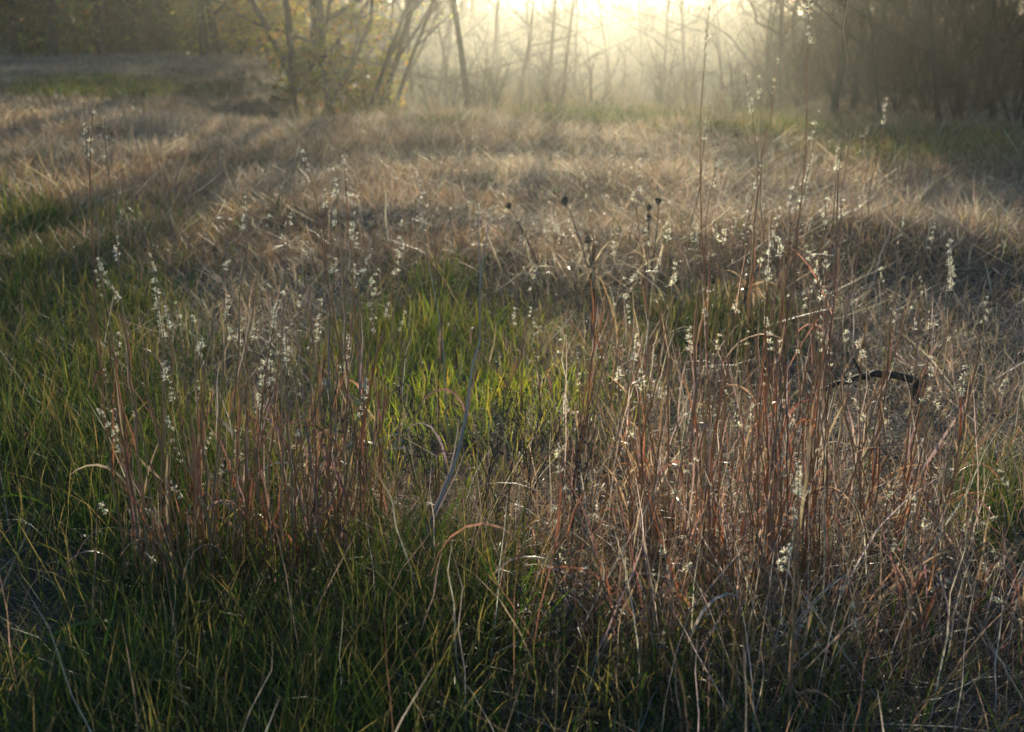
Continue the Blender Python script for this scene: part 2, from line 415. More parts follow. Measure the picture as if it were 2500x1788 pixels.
def clump(label, basepx, stalks, nleaf, mixes, spread=.05, extra=4, leaf_len=(.07, .22), wide=1.0, group=CL_GROUP, thick=1.0):
    g = ground(*basepx)
    th = thing('bluestem_clump', g, label, 'grass clump', group)
    o3 = np.array(g)
    paths = []
    specs = [(sx, sy, hl, fl) for sx, sy, hl, fl in stalks]
    for k in range(int(extra*1.8)):
        sx, sy, _, _ = specs[rng.integers(len(specs))] if specs else (basepx[0], basepx[1]-300, 0, 0)
        f = rng.uniform(.3, .9)
        hd = rng.random() < .55
        specs.append((basepx[0]+(sx-basepx[0])*f+rng.normal(0, 35), basepx[1]+(sy-basepx[1])*f, rng.uniform(15, 50) if hd else 0, rng.uniform(.3, .8)))
    for sx, sy, hl, fl in specs:
        bx = g[0]+rng.normal(0, spread)+.18*((sx-basepx[0])/FPX*g[1]); by = g[1]+rng.normal(0, spread*.9)
        base = np.array([bx, by, float(terrain(bx, by))-.01])
        Yt = by+rng.normal(0, .10)+(.0 if sy > 300 else .05)
        tip = at(sx, sy, max(Yt, .8))
        P = stalk_path(base, tip, 16, rng.normal(0, .04), .008)
        H = np.linalg.norm(tip-base)
        c = pick(STALK_C, 1, .15)[0]; c2 = pick(STALK_C, 1, .15)[0]*1.05
        t = np.linspace(0, 1, len(P))[:, None]
        r = np.interp(t[:, 0], [0, .3, .7, 1], [.0021, .0018, .0012, .0008])*thick
        b = Buf(); b.tube(P-o3, r, c*(1-t)+c2*t, 5)
        # sheaths and short erect blades hugging the culm
        for q in range(2+(H > .5)):
            f = rng.uniform(.15, .72); i0 = int(f*(len(P)-4))
            Q = P[i0:i0+4]-o3
            sd = rng.normal(0, 1, 3)*np.array([1, 1, .1]); sd /= np.linalg.norm(sd)
            W = np.repeat((sd*rng.uniform(.0009, .0018)*thick)[None], 4, 0)*np.array([1, 1, .7, .2])[:, None]
            off = np.linspace(0, 1, 4)[:, None]*rng.normal(0, .010, 3)[None]
            b.ribbons((Q+off)[None], W[None], np.repeat(pick(LEAF_C['copper'][:2]+LEAF_C['mauve']+LEAF_C['tan'], 1)[None], 4, 1))
        so_ = b.build('stalk', M_STALK, th)
        paths.append(P)
        if hl:
            dist = np.linalg.norm(tip-np.array([0, 0, CAMH]))
            hb = seed_head(P-o3, hl/FPX*dist, fl)
            hb.build('seed_head', M_FLUFF, so_)
    for k in range(nleaf):
        P = paths[rng.integers(len(paths))]
        H = P[-1, 2]-P[0, 2]
        h = rng.beta(1.3, 2.0)*min(H*.75, .55)+.03
        i = int(np.argmin(np.abs(P[:, 2]-P[0, 2]-h))); p = P[min(i, len(P)-2)]-o3
        a = rng.random()*6.283
        d = np.array([math.cos(a)*.7, math.sin(a)*.6, rng.uniform(.8, 2.8)])
        b = Buf()
        leaf_ribbon(b, p, d, rng.uniform(*leaf_len), rng.uniform(.0032, .0062)*wide, rng.uniform(.0, 2.2)*(rng.random() < .7), LEAF_C[mixes[rng.integers(len(mixes))]])
        b.build('leaf', M_LEAF, th)
    return th

clump('copper leaved clump furthest left whose tall thin stalks reach highest over the left meadow', (430, 1490),
      [(204, 250, 130, .2), (226, 277, 120, .2), (254, 289, 90, .2), (178, 602, 60, .5), (242, 635, 110, .6), (234, 663, 60, .5), (287, 575, 60, .5), (291, 818, 50, .5), (242, 1000, 115, 1), (283, 1000, 60, 1)],
      20, ['copper', 'copper', 'tan'], .03, 7)
clump('copper and tan clump just right of the leftmost clump with fluffy heads at mid height', (490, 1440),
      [(375, 659, 160, .8), (365, 624, 50, .5), (406, 742, 70, .7), (430, 742, 50, .6), (402, 881, 50, .8), (416, 933, 50, .8), (480, 929, 45, .5), (493, 826, 60, 1), (416, 1178, 60, .7), (598, 484, 70, .4)],
      24, ['copper', 'copper', 'tan', 'mauve'], .04, 7)
clump('low clump with short fluffy stalks just left of the tangle of curled pale leaves', (630, 1420),
      [(559, 727, 50, .7), (553, 774, 60, .6), (581, 786, 55, .7), (597, 774, 30, .4), (628, 790, 40, .9), (640, 881, 70, 1), (660, 885, 50, 1), (634, 968, 40, .8), (569, 1048, 80, .7), (658, 531, 55, .5)],
      26, ['copper', 'mauve', 'tan'], .045, 6)
clump('slim clump topped by one brown drooping head, between two fluffier clumps', (715, 1400),
      [(690, 715, 150, .8), (698, 802, 80, .6), (731, 723, 30, .4), (709, 519, 60, .6), (696, 541, 50, .6), (763, 606, 50, .7), (743, 595, 40, .6), (739, 373, 50, .5)],
      24, ['copper', 'mauve', 'tan'], .045, 6)
clump('clump with the two thickest white plumes left of the centre', (830, 1360),
      [(838, 380, 120, .5), (811, 414, 70, .5), (793, 464, 50, .4), (816, 507, 45, 1), (864, 523, 60, 1), (874, 571, 45, .6), (783, 735, 100, .8), (850, 818, 100, 1), (892, 925, 60, 1), (818, 635, 35, .8)],
      20, ['copper', 'mauve', 'tan'], .05, 6)
clump('right leaning clump left of the forked pale stem', (880, 1310),
      [(863, 643, 60, .8), (907, 608, 60, .6), (923, 659, 45, 1), (970, 612, 70, .6), (980, 543, 80, .6), (1008, 491, 50, .4), (1020, 430, 80, .5), (953, 739, 45, .5), (988, 762, 60, .5), (907, 754, 60, .6)],
      10, ['copper', 'tan'], .05, 3)
clump('thin stalks with a V of two white heads over the sunlit green patch', (1285, 1010),
      [(1254, 754, 35, .8), (1295, 752, 35, .8), (1319, 798, 45, .5), (1305, 663, 45, .4), (1070, 772, 30, .4)], 6, ['tan', 'mauve'], .05, 2)
clump('sparse clump in the middle with two thin straight stalks rising into the sunlit field', (1440, 1130),
      [(1418, 412, 70, .4), (1339, 527, 55, .6), (1495, 592, 32, 1), (1375, 968, 50, .7), (1565, 390, 75, .6), (1612, 624, 40, .6)], 12, ['copper', 'tan'], .06, 4)
clump('copper clump directly left of the tallest clump', (1570, 1330),
      [(1571, 495, 100, .5), (1555, 663, 80, .7), (1531, 742, 50, .7), (1557, 822, 60, .7), (1565, 897, 50, .8), (1502, 1071, 60, .7), (1648, 647, 50, .8), (1599, 731, 30, .5), (1630, 547, 45, .6)],
      30, ['copper', 'copper', 'mauve', 'tan'], .07, 8)
clump('tallest clump, its straight stalk reaching up into the sun glare', (1745, 1420),
      [(1733, 16, 110, .6), (1731, 252, 90, .4), (1753, 369, 80, .5), (1816, 172, 100, .6), (1854, 188, 65, .5), (1899, 147, 75, .4), (1695, 559, 40, .5), (1684, 798, 60, .8), (1727, 715, 50, .7), (1792, 533, 40, .4)],
      32, ['copper', 'mauve', 'tan'], .055, 9, thick=.85)
clump('dense clump with many thick white heads in the middle of the tall stand', (1845, 1440),
      [(1978, -15, 110, .9), (1856, 406, 55, .6), (1828, 495, 60, .7), (1887, 555, 70, 1), (1885, 580, 110, 1), (1870, 774, 80, 1), (1905, 511, 40, .6), (1905, 838, 50, .6), (1836, 972, 60, .7), (1935, 464, 32, .8)],
      34, ['copper', 'copper', 'mauve', 'tan'], .055, 9, thick=.85)
clump('right hand clump of the tall stand with stalks leaning right toward the bare woods', (1935, 1410),
      [(2072, -10, 40, .7), (1998, 273, 80, .8), (1984, 369, 120, .5), (2046, 363, 55, 1), (1959, 446, 60, .7), (2167, 236, 80, .6), (2016, 488, 60, .7), (2056, 491, 45, .6), (1971, 600, 40, .6), (2014, 620, 40, .8), (1990, 624, 100, .9), (1927, 723, 30, .6), (2012, 830, 45, .7)],
      30, ['copper', 'mauve', 'tan'], .055, 8, thick=.85)
clump('wispy clump standing in front of the fallen branch with very thin stalks', (2140, 1290),
      [(2151, 655, 40, .3), (2177, 723, 60, .4), (2228, 754, 50, .6), (2248, 675, 40, .5), (2204, 531, 60, .3), (2091, 834, 50, .7), (2082, 972, 60, .8), (2280, 543, 75, .6), (2270, 760, 40, .4), (2022, 850, 60, .7)],
      12, ['mauve', 'tan', 'copper'], .06, 3)
clump('fluffy headed clump right of the fallen branch', (2230, 1370),
      [(2319, 592, 110, 1), (2270, 873, 50, .9), (2272, 951, 40, .8), (2300, 957, 50, .8), (2333, 806, 50, .4), (2357, 893, 75, 1), (2410, 727, 60, .8), (2456, 929, 50, .7)],
      18, ['mauve', 'tan', 'copper'], .07, 5)
clump('out of focus clump nearest the camera at lower right with soft grey plumes', (1880, 1720),
      [(1949, 1127, 95, 1), (1930, 1330, 80, .9), (1985, 1490, 70, .9), (2000, 1610, 60, .9)], 8, ['mauve', 'tan'], .05, 4)
clump('mauve leaved clump in the lower middle beside the green blades', (1400, 1500),
      [(1360, 1080, 40, .5), (1450, 1150, 30, .4)], 20, ['mauve', 'copper', 'tan'], .09, 8, (.12, .28))
clump('arching mauve leaves in the lower right below the tall stand', (1650, 1560),
      [(1640, 1180, 30, .4), (1700, 1120, 40, .5)], 26, ['mauve', 'mauve', 'copper', 'tan'], .10, 9, (.12, .30))
clump('brown leafy clump near the lower right corner', (2130, 1560),
      [(2190, 1180, 45, .8), (2230, 1220, 40, .7)], 26, ['mauve', 'tan', 'copper'], .10, 9, (.12, .30))
clump('tan clump at the right edge leaning out of the picture', (2400, 1500),
      [(2440, 1150, 40, .7), (2330, 1250, 40, .7)], 22, ['tan', 'mauve', 'tan'], .10, 8, (.12, .28))
clump('leaning leaves low in the left corner beside the broad green blades', (330, 1380),
      [(240, 1230, 50, .7), (315, 1250, 40, .8)], 9, ['mauve', 'copper'], .04, 2)
clump('blurred clump of short bright plumes far out in the field below the hazy trees', (1085, 430),
      [(1133, 242, 32, 1), (1202, 243, 36, 1), (1147, 270, 26, 1), (1113, 300, 30, .9), (1155, 312, 30, .9), (1175, 314, 26, .8), (1127, 325, 30, .8), (1162, 335, 36, .8), (1131, 354, 36, .8), (1060, 360, 36, .8), (1085, 370, 30, .7)],
      8, ['tan'], .12, 2, thick=1.3)

# ------------------------------------------------------------------ single dry stalks traced through waypoints
def way(pts, Y0, Y1):                                 # pixel waypoints base first; distance runs from Y0 to Y1
    return np.array([at(px, py, Y0+(Y1-Y0)*k/(len(pts)-1)) for k, (px, py) in enumerate(pts)])
PALE = [(.46, .42, .36), (.40, .35, .29)]
def pale_stem():
    g = ground(1005, 1400)
    t = thing('forked_grass', g, 'tall pale grey stem in the middle that forks into two thin straight tips', 'dry stem')
    Yb = g[1]
    A = catmull(np.vstack([[g[0], g[1], g[2]-.01], way([(1050, 1280), (1109, 1135), (1137, 1016), (1153, 897), (1171, 834)], Yb, Yb+.1)]), 24)
    b = Buf(); b.tube(A-g, np.interp(np.linspace(0, 1, 24), [0, .5, 1], [.0042, .0034, .0019]), PALE[0], 6)
    for q in range(7):                              # a sheaf of dead leaves wrapped round the foot
        i0 = q*2; Q = A[i0:i0+8:1]-g
        sd = rng.normal(0, 1, 3)*np.array([1, 1, .1]); sd /= np.linalg.norm(sd)
        off = np.linspace(0, 1, len(Q))[:, None]*rng.normal(0, .012, 3)[None]
        b.ribbons((Q+off)[None], (np.repeat((sd*.003)[None], len(Q), 0)*np.linspace(1, .2, len(Q))[:, None])[None], np.repeat(pick(LEAF_C['mauve'], 1)[None], len(Q), 1))
    b.build('stem', M_STALK, t)
    for pts in ([(1171, 834), (1172, 671), (1169, 580), (1167, 501)], [(1171, 834), (1173, 690), (1186, 590), (1198, 509)]):
        P = catmull(way(pts, Yb+.1, Yb+.18), 14)
        b = Buf(); b.tube(P-g, np.linspace(.0017, .0008, 14), PALE[0], 5); s_ = b.build('tip', M_STALK, t)
        seed_head(P-g, .035, .25).build('seed_head', M_FLUFF, s_)
    for k in range(6):
        P = A[rng.integers(3, 15)]-g; b = Buf()
        leaf_ribbon(b, P, np.array([rng.normal(0, .7), rng.normal(0, .5), 1.2]), rng.uniform(.12, .25), .005, rng.uniform(.8, 2.4), LEAF_C['mauve'])
        b.build('leaf', M_LEAF, t)
pale_stem()
def bent_stem():
    g = ground(1095, 1060)
    t = thing('bent_grass', g, 'thin pale stem bowing left with a small white tip, left of the forked stem', 'dry stem')
    P = catmull(np.vstack([[g[0], g[1], g[2]-.01], way([(1089, 1000), (1081, 838), (1060, 711), (1034, 580), (1024, 480)], g[1], g[1]+.1)]), 22)
    b = Buf(); b.tube(P-g, np.linspace(.0024, .0008, 22), PALE[0], 5); s_ = b.build('stalk', M_STALK, t)
    seed_head(P-g, .06, .25).build('seed_head', M_FLUFF, s_)
bent_stem()

# dark coneflower heads on thin stems
DARK = (.075, .055, .042)
CONE = [(1242, 503, 1330, 700, 'leftmost dark round seed head, standing apart in the sunlit field'), (1379, 491, 1450, 720, 'larger dark seed head above the pale tuft of bent leaves'),
        (1607, 491, 1590, 690, 'highest dark seed head at the right of the close trio'), (1585, 507, 1578, 700, 'middle dark seed head of the close trio'),
        (1583, 533, 1570, 700, 'lowest dark seed head of the close trio'), (1436, 587, 1444, 720, 'short dark seed head among the bent pale leaves')]
for hx, hy, bx, by, lab in CONE:
    g = ground(bx, by)
    t = thing('coneflower_stalk', g, lab, 'dried flower', 'dried coneflower heads in the field')
    P = stalk_path(np.array(g)-[0, 0, .01], at(hx, hy, g[1]+.1), 12, .03)
    b = Buf(); b.tube(P-g, np.linspace(.0035, .002, 12), (.09, .06, .045), 5); b.build('stem', M_TWIG, t)
    b = Buf(); c = P[-1]-g; R0 = .0105*g[1]/5.2*(1.25 if hx == 1379 else 1)
    zz = np.linspace(-1, 1, 7)
    b.tube(np.stack([np.full(7, c[0]), np.full(7, c[1]), c[2]+zz*R0*1.25], 1), R0*np.sqrt(np.clip(1-zz**2, .03, 1)), DARK, 10)
    n = 130; v = rng.normal(0, 1, (n, 3)); v /= np.linalg.norm(v, axis=1)[:, None]
    Pp = c[None, None]+v[:, None]*np.array([.9, 1.15, 1.4])[None, :, None]*R0*np.array([1, 1, 1.2])
    sd = np.cross(v, rng.normal(0, 1, (n, 3))); sd /= np.linalg.norm(sd, axis=1)[:, None]
    b.ribbons(Pp, sd[:, None]*np.array([.0016, .0012, .0003])[None, :, None], np.full((n, 3, 3), .09))
    b.build('seed_cone', M_TWIG, t)

# ------------------------------------------------------------------ fallen branch, broken stems, tufts
g = ground(2110, 985)
t = thing('fallen_branch', g, 'dark bare fallen branch arching over the grass with one short stub', 'branch')
P = catmull(np.vstack([way([(1975, 965), (2040, 940), (2107, 921), (2150, 914), (2194, 918), (2240, 930)], g[1]-.05, g[1]+.02)]), 26)
P[1:-1] += rng.normal(0, .0022, (24, 3))
rr = np.interp(np.linspace(0, 1, 26), [0, .3, .9, 1], [.004, .009, .0125, .010])*(1+rng.normal(0, .07, 26))
b = Buf(); b.tube(P-g, rr, (.050, .036, .028), 9)
e = P[-1]-g
for k in range(9):                                   # splintered end
    d = np.array([.02*rng.random()+.012, rng.normal(0, .01), rng.normal(0, .012)]); b.tube(np.stack([e+rng.normal(0, .005, 3), e+d]), [.003, .0006], (.09, .06, .04), 4)
E2 = way([(2236, 928), (2232, 980), (2225, 1060)], g[1]+.02, g[1]+.05)
b.tube(catmull(E2, 6)-g, np.linspace(.010, .008, 6), (.05, .036, .028), 7)
b.build('limb', M_TWIG, t)
b = Buf(); Q = catmull(way([(2107, 921), (2096, 900), (2083, 876)], g[1]-.01, g[1]-.03), 7)
b.tube(Q-g, np.linspace(.006, .0035, 7), (.07, .05, .038), 6); b.build('stub', M_TWIG, t)
b = Buf(); Q = catmull(way([(2070, 932), (2040, 880), (2035, 850)], g[1]-.01, g[1]-.03), 7)
b.tube(Q-g, np.linspace(.003, .0015, 7), (.09, .07, .055), 5); b.build('twig', M_TWIG, t)

def broken_stem(px, ytop, ybot, lab, tuft, wpx):
    g = ground(px, ybot+20)
    t = thing('broken_stem', g, lab, 'broken stem')
    top = at(px+3, ytop, g[1]); k = 9
    P = np.linspace(np.array(g)-[0, 0, .02], top, k); P[1:-1] += rng.normal(0, .002, (k-2, 3))
    b = Buf(); b.tube(P-g, wpx/FPX*g[1]/2*(1+rng.normal(0, .06, k)), (.085, .062, .046), 8)
    for q in range(7):
        e = P[-1]-g; b.tube(np.stack([e+rng.normal(0, .004, 3), e+np.array([rng.normal(0, .008), rng.normal(0, .008), .02+.02*rng.random()])]), [.003, .0005], (.12, .08, .05), 4)
    b.build('stem', M_TWIG, t)
    for q in range(tuft):
        b = Buf(); a = rng.random()*6.28
        leaf_ribbon(b, P[-1]-g, np.array([math.cos(a)+.3, math.sin(a)*.8, rng.uniform(-.3, 1.3)]), rng.uniform(.04, .15), rng.uniform(.005, .012), rng.uniform(.2, 3.0), [(.48, .33, .18), (.42, .26, .13), (.52, .40, .25)], 9, rng.normal(0, .8))
        b.build('leaf', M_LEAF, t)
broken_stem(1820, 705, 790, 'broken dark stem capped by a sunlit tuft of dry tan leaves', 26, 14)
broken_stem(1446, 600, 680, 'dark broken stem without leaves left of the trio of seed heads', 0, 8)
broken_stem(1634, 640, 720, 'thin dark broken stem half hidden behind the tall stand', 0, 5)

def leaf_clump(lab, basepx, n, cols, lmin, lmax, w0, w1, droop, spread=.12, up=(.5, 1.8), name='bent_leaf_tuft', cat='leaf tuft', mat=None, curl=0):
    g = ground(*basepx)
    t = thing(name, g, lab, cat)
    for k in range(n):
        b = Buf(); a = rng.random()*6.283
        p = np.array([rng.normal(0, spread), rng.normal(0, spread*.6), 0]); p[2] = float(terrain(g[0]+p[0], g[1]+p[1]))-g[2]
        leaf_ribbon(b, p, np.array([math.cos(a), math.sin(a), rng.uniform(*up)]), rng.uniform(lmin, lmax), rng.uniform(w0, w1), rng.uniform(*droop), cols, 10, curl*rng.choice([-1, 1]), .75 if mat is None else .15)
        b.build('leaf', mat or M_LEAF, t)
leaf_clump('sunlit tuft of pale bent leaves below the dark seed heads', (1400, 690), 130, [(.60, .48, .31), (.54, .40, .24), (.64, .54, .38)], .12, .32, .003, .010, (.0, .9), .24, (.9, 3.0))
leaf_clump('curled white ribbon leaves looping over the green grass left of the centre', (735, 1180), 12, [(.62, .56, .44), (.55, .47, .34)], .22, .36, .006, .009, (1.0, 3.4), .06, (.8, 2.2), curl=.7)
leaf_clump('flat pale folded leaves lying on the bright green patch', (975, 1110), 9, [(.58, .52, .40), (.50, .43, .30)], .10, .22, .008, .013, (.6, 2.6), .08, (.3, 1.3))
leaf_clump('broad green strap leaves in the lower left corner, the nearest tuft', (170, 1610), 11, [(.075, .16, .022), (.10, .17, .025), (.05, .11, .02)], .14, .28, .010, .017, (.3, 2.0), .06, (.3, 1.2), 'broad_leaf_tuft', 'grass tuft', M_GREEN)
leaf_clump('broad green blades at the foot of the leftmost copper clump', (420, 1560), 12, [(.06, .13, .02), (.09, .16, .025)], .16, .30, .009, .016, (.3, 1.8), .08, (.5, 1.6), 'broad_leaf_tuft', 'grass tuft', M_GREEN)
leaf_clump('low green tuft on the left edge above the bare dark soil', (120, 1300), 12, [(.06, .13, .02), (.08, .14, .025)], .14, .28, .008, .013, (.3, 1.8), .08, (.5, 1.6), 'broad_leaf_tuft', 'grass tuft', M_GREEN)
leaf_clump('long green blades in front of the lower middle weeds', (1230, 1640), 16, [(.05, .105, .02), (.06, .12, .025)], .18, .30, .003, .006, (.1, 1.2), .06, (1.4, 3.5), 'broad_leaf_tuft', 'grass tuft', M_GREEN)

# ------------------------------------------------------------------ twiggy dark weeds
WEED_C = [(.095, .070, .052), (.12, .085, .06), (.075, .055, .042)]
def weed(lab, basepx, toppx, nst):
    g = ground(*basepx)
    t = thing('twiggy_weed', g, lab, 'weed', 'dark twiggy weeds in the centre foreground')
    for k in range(nst):
        b = bb = Buf()
        tip = at(toppx[0]+rng.normal(0, 55), toppx[1]+abs(rng.normal(0, 70)), g[1]+rng.normal(0, .08))
        base = np.array(g)+[rng.normal(0, .03), rng.normal(0, .03), -.01]
        P = stalk_path(base, tip, 12, rng.normal(0, .05), .012); L = np.linalg.norm(tip-base)
        c = pick(WEED_C, 1)[0]
        b.tube(P-g, np.linspace(.0017, .0007, 12), c, 5)
        ends = [P[-1]]
        for j in range(4, 12):
            for s_ in range(int(rng.random()*1.9)):
                d = np.array([rng.normal(0, .7), rng.normal(0, .5), rng.uniform(.5, 1.2)]); d /= np.linalg.norm(d)
                l = rng.uniform(.03, .10)*(L/.4)
                q = np.stack([P[j], P[j]+d*l*.5+rng.normal(0, .004, 3), P[j]+(d+[0, 0, .3])*l])
                b.tube(q-g, [.0009, .0007, .0004], c, 4); ends.append(q[-1]); ends.append(q[1])
        for e in ends:
            if rng.random() < .7:
                m = 7; v = rng.normal(0, 1, (m, 3)); v /= np.linalg.norm(v, axis=1)[:, None]
                sd = np.cross(v, rng.normal(0, 1, (m, 3))); sd /= np.linalg.norm(sd, axis=1)[:, None]
                bb.ribbons((e-g)[None, None]+v[:, None]*np.array([0, .5, 1])[None, :, None]*rng.uniform(.003, .0065), sd[:, None]*np.array([.0012, .0016, .0003])[None, :, None], np.repeat(pick([(.12, .085, .06), (.20, .16, .12), (.07, .05, .04)], m)[:, None], 3, 1))
        b.build('stem', M_TWIG, t)
for args in [('dark twiggy weed behind the foot of the forked pale stem', (1060, 1290), (990, 960), 5), ('dark twiggy weed right of the forked stem with the knobbly tops', (1180, 1300), (1240, 960), 6),
             ('dark weed reaching over the sunlit green patch in the centre', (1290, 1290), (1310, 890), 4), ('low dark weed between the centre and the copper clump', (1400, 1330), (1420, 1020), 5),
             ('leaning dark weed left of the forked stem', (960, 1300), (880, 1010), 4), ('dead dark weed in the lower middle shade', (1390, 1640), (1370, 1370), 5),
             ('dead dark weed low in the right hand shade', (1560, 1680), (1540, 1400), 4), ('dark weed with dead buds at the far left of the meadow edge', (560, 820), (590, 640), 4),
             ('small dark weed on the left meadow edge beside the tall thin stalks', (130, 640), (150, 520), 4), ('low dark weed by the bottom edge right of centre', (1780, 1740), (1720, 1500), 4)]:
    weed(*args)

# ------------------------------------------------------------------ trees
rng = np.random.default_rng(23)
def grow(b_tr, b_tw, p, d, L, r, lev, maxlev, col, ends, wob=.13, start=.25, nb=7, up=.06, spread=.75):
    k = 9 if lev == 0 else 6
    P = [p]; D = [d]
    for j in range(1, k):
        d = d+rng.normal(0, wob, 3)*(1 if lev else .45)+np.array([0, 0, up]); d /= np.linalg.norm(d)
        P.append(P[-1]+d*L/(k-1)); D.append(d)
    P = np.array(P); t = np.linspace(0, 1, k)
    rad = r*(1-.72*t)*(.62 if lev == 0 else 1)
    if lev == 0: rad[0] *= 1.25
    (b_tr if lev <= 1 and r > .015 else b_tw).tube(P, rad, col*(1+rng.normal(0, .08)), 10 if lev == 0 else (6 if lev == 1 else 3))
    ends.append(P[-1])
    if lev >= maxlev: return
    for q in range(nb):
        f = start+(1-start)*(q+rng.random())/nb; i = min(int(f*(k-1)), k-2)
        a = rng.random()*6.283
        sd = np.array([math.cos(a), math.sin(a), rng.uniform(-.1, .8)]); 
        nd = D[i]*(1-spread)+sd*spread; nd /= np.linalg.norm(nd)
        pp = P[i]+(P[i+1]-P[i])*(f*(k-1)-i)
        grow(b_tr, b_tw, pp, nd, L*rng.uniform(.28, .5)*(1.15-.5*f), max(r*(1-.72*f)*rng.uniform(.32, .55), .003), lev+1, maxlev, col, ends, wob*1.2, .15, max(3, nb-2), up*.5, spread)
def leaf_cards(b, C, n, size, cols, sp):
    c = C[rng.integers(0, len(C), n)]+rng.normal(0, sp, (n, 3))*rng.uniform(.3, 1.5, (n, 1))
    d = rng.normal(0, 1, (n, 3)); d /= np.linalg.norm(d, axis=1)[:, None]
    s_ = np.cross(d, rng.normal(0, 1, (n, 3))); s_ /= np.linalg.norm(s_, axis=1)[:, None]
    L = size*rng.uniform(.6, 1.4, n)
    t = np.array([-.5, 0, .5])
    P = c[:, None]+d[:, None]*(L[:, None]*t[None])[:, :, None]
    W = s_[:, None]*(L[:, None]*np.array([.05, .28, .05])[None])[:, :, None]
    b.ribbons(P, W, np.repeat(pick(cols, n, .3)[:, None], 3, 1))
BARK_C = np.array([.055, .043, .033])
VAR = {}
def tree_variant(key, H, r, nb, start, maxlev, leaves=0, lcols=None, fork=None, lean=0., spread=.7, lsize=.09):
    tr, tw, fo = Buf(), Buf(), Buf(); ends = []
    d0 = np.array([lean, 0, 1.]); d0 /= np.linalg.norm(d0)
    if fork:
        for (dx, frac, rr, z0) in fork:
            grow(tr, tw, np.array([dx*.02, 0, -.1]) if z0 == 0 else np.array([0, 0, z0]), np.array([dx, rng.normal(0, .1), 1.])/math.hypot(dx, 1), H*frac, r*rr, 0, maxlev, BARK_C, ends, .12, start, nb, .05, spread)
    else:
        grow(tr, tw, np.array([0, 0, -.1]), d0, H, r, 0, maxlev, BARK_C, ends, .13, start, nb, .05, spread)
    if leaves: EE = np.array(ends); leaf_cards(fo, EE[rng.permutation(len(EE))[:max(30, len(EE)//5)]], leaves, lsize, lcols, .11)
    if leaves:                                      # the low leafy suckers round the foot
        E = np.array(ends); lo = E[E[:, 2] < 2.4]
        n = leaves
        rad = (.9 if H > 5 else 1.0)*np.sqrt(rng.random(n)); a = rng.random(n)*6.283
        cl = np.stack([rad*np.cos(a), rad*np.sin(a), rng.random(n)*(2.0 if H > 5 else H*.8)], 1)
        m = vnoise(cl[:, 0]+cl[:, 2]*.7, cl[:, 1]+cl[:, 2]*.4, .30, 7) > (.66 if H > 5 else .58)
        leaf_cards(fo, cl[m], int(m.sum()*(.7 if H > 5 else 1.0)), lsize*1.15, lcols, .03)
    VAR[key] = (tr, tw, fo if leaves else None, {})
YG = [(.20, .21, .045), (.26, .23, .05), (.13, .17, .035), (.28, .20, .05), (.20, .19, .05), (.30, .16, .07)]
DG = [(.05, .08, .018), (.07, .105, .02), (.09, .11, .025), (.16, .15, .03)]
def plant_tree(key, px, Y, label, cat='tree', group=None, rz=None, s=1., name='bare_tree', X=None):
    g = stand(px, Y)
    t = thing(name, g, label, cat, group, rng.random()*6.283 if rz is None else rz, s)
    tr, tw, fo, made = VAR[key]
    for nm, bf, m in (('trunk', tr, M_BARK), ('twigs', tw, M_BARK), ('foliage', fo, M_FOL)):
        if bf is None or not bf.V: continue
        if nm in made:
            o = made[nm].copy(); COL.objects.link(o); o.parent = t
        else:
            made[nm] = bf.build(nm, m, t)
    return t
tree_variant('left_a', 11, .19, 9, .10, 3, 2200, YG)
tree_variant('left_b', 12, .32, 9, .14, 3, 2200, DG)
tree_variant('left_c', 9, .15, 9, .08, 3, 1900, YG, lean=.10)
tree_variant('left_lean', 9, .11, 9, .22, 3, 500, YG, lean=.42, spread=.6)
tree_variant('fork', 11, .14, 8, .28, 3, 700, YG, fork=[(-.45, .85, .75, .9), (-.10, .95, .8, .9), (.0, .14, 1.0, 0)])
tree_variant('thin_a', 8, .055, 13, .10, 3)
tree_variant('thin_b', 7, .045, 14, .08, 3, lean=.12)
tree_variant('thin_c', 8.5, .075, 10, .12, 3, lean=-.08)
tree_variant('slender', 9, .075, 8, .30, 3)
tree_variant('hazy', 10, .11, 8, .24, 3, spread=.5)
tree_variant('brush', 3.2, .032, 10, .04, 3, fork=[(-.5, 1, .8, 0), (.4, 1, .8, 0), (.1, 1.1, 1, 0), (-.15, .9, .8, 0), (.8, .8, .7, 0)], spread=.6)
tree_variant('low_brush', 1.7, .045, 10, .04, 2, fork=[(-.5, 1, .8, 0), (.5, 1, .8, 0), (.1, 1.1, 1, 0), (-.2, .9, .8, 0), (.9, .8, .7, 0)], spread=.6)
tree_variant('shrub_y', 3.0, .028, 8, .08, 2, 2000, YG, fork=[(-.45, 1, .8, 0), (.4, 1, .8, 0), (.05, 1.1, 1, 0), (-.2, .9, .8, 0), (.7, .8, .7, 0)], spread=.6, lsize=.11)
tree_variant('shrub_d', 2.8, .028, 8, .06, 2, 2400, DG, fork=[(-.5, 1, .8, 0), (.45, 1, .8, 0), (.05, 1.1, 1, 0), (-.2, .9, .8, 0), (.8, .8, .7, 0)], spread=.65, lsize=.11)
LG, RG, HG, SG = 'trees on the left edge of the meadow', 'thin trees of the right hand wood', 'hazy trees by the pond', 'shrubs under the left trees'
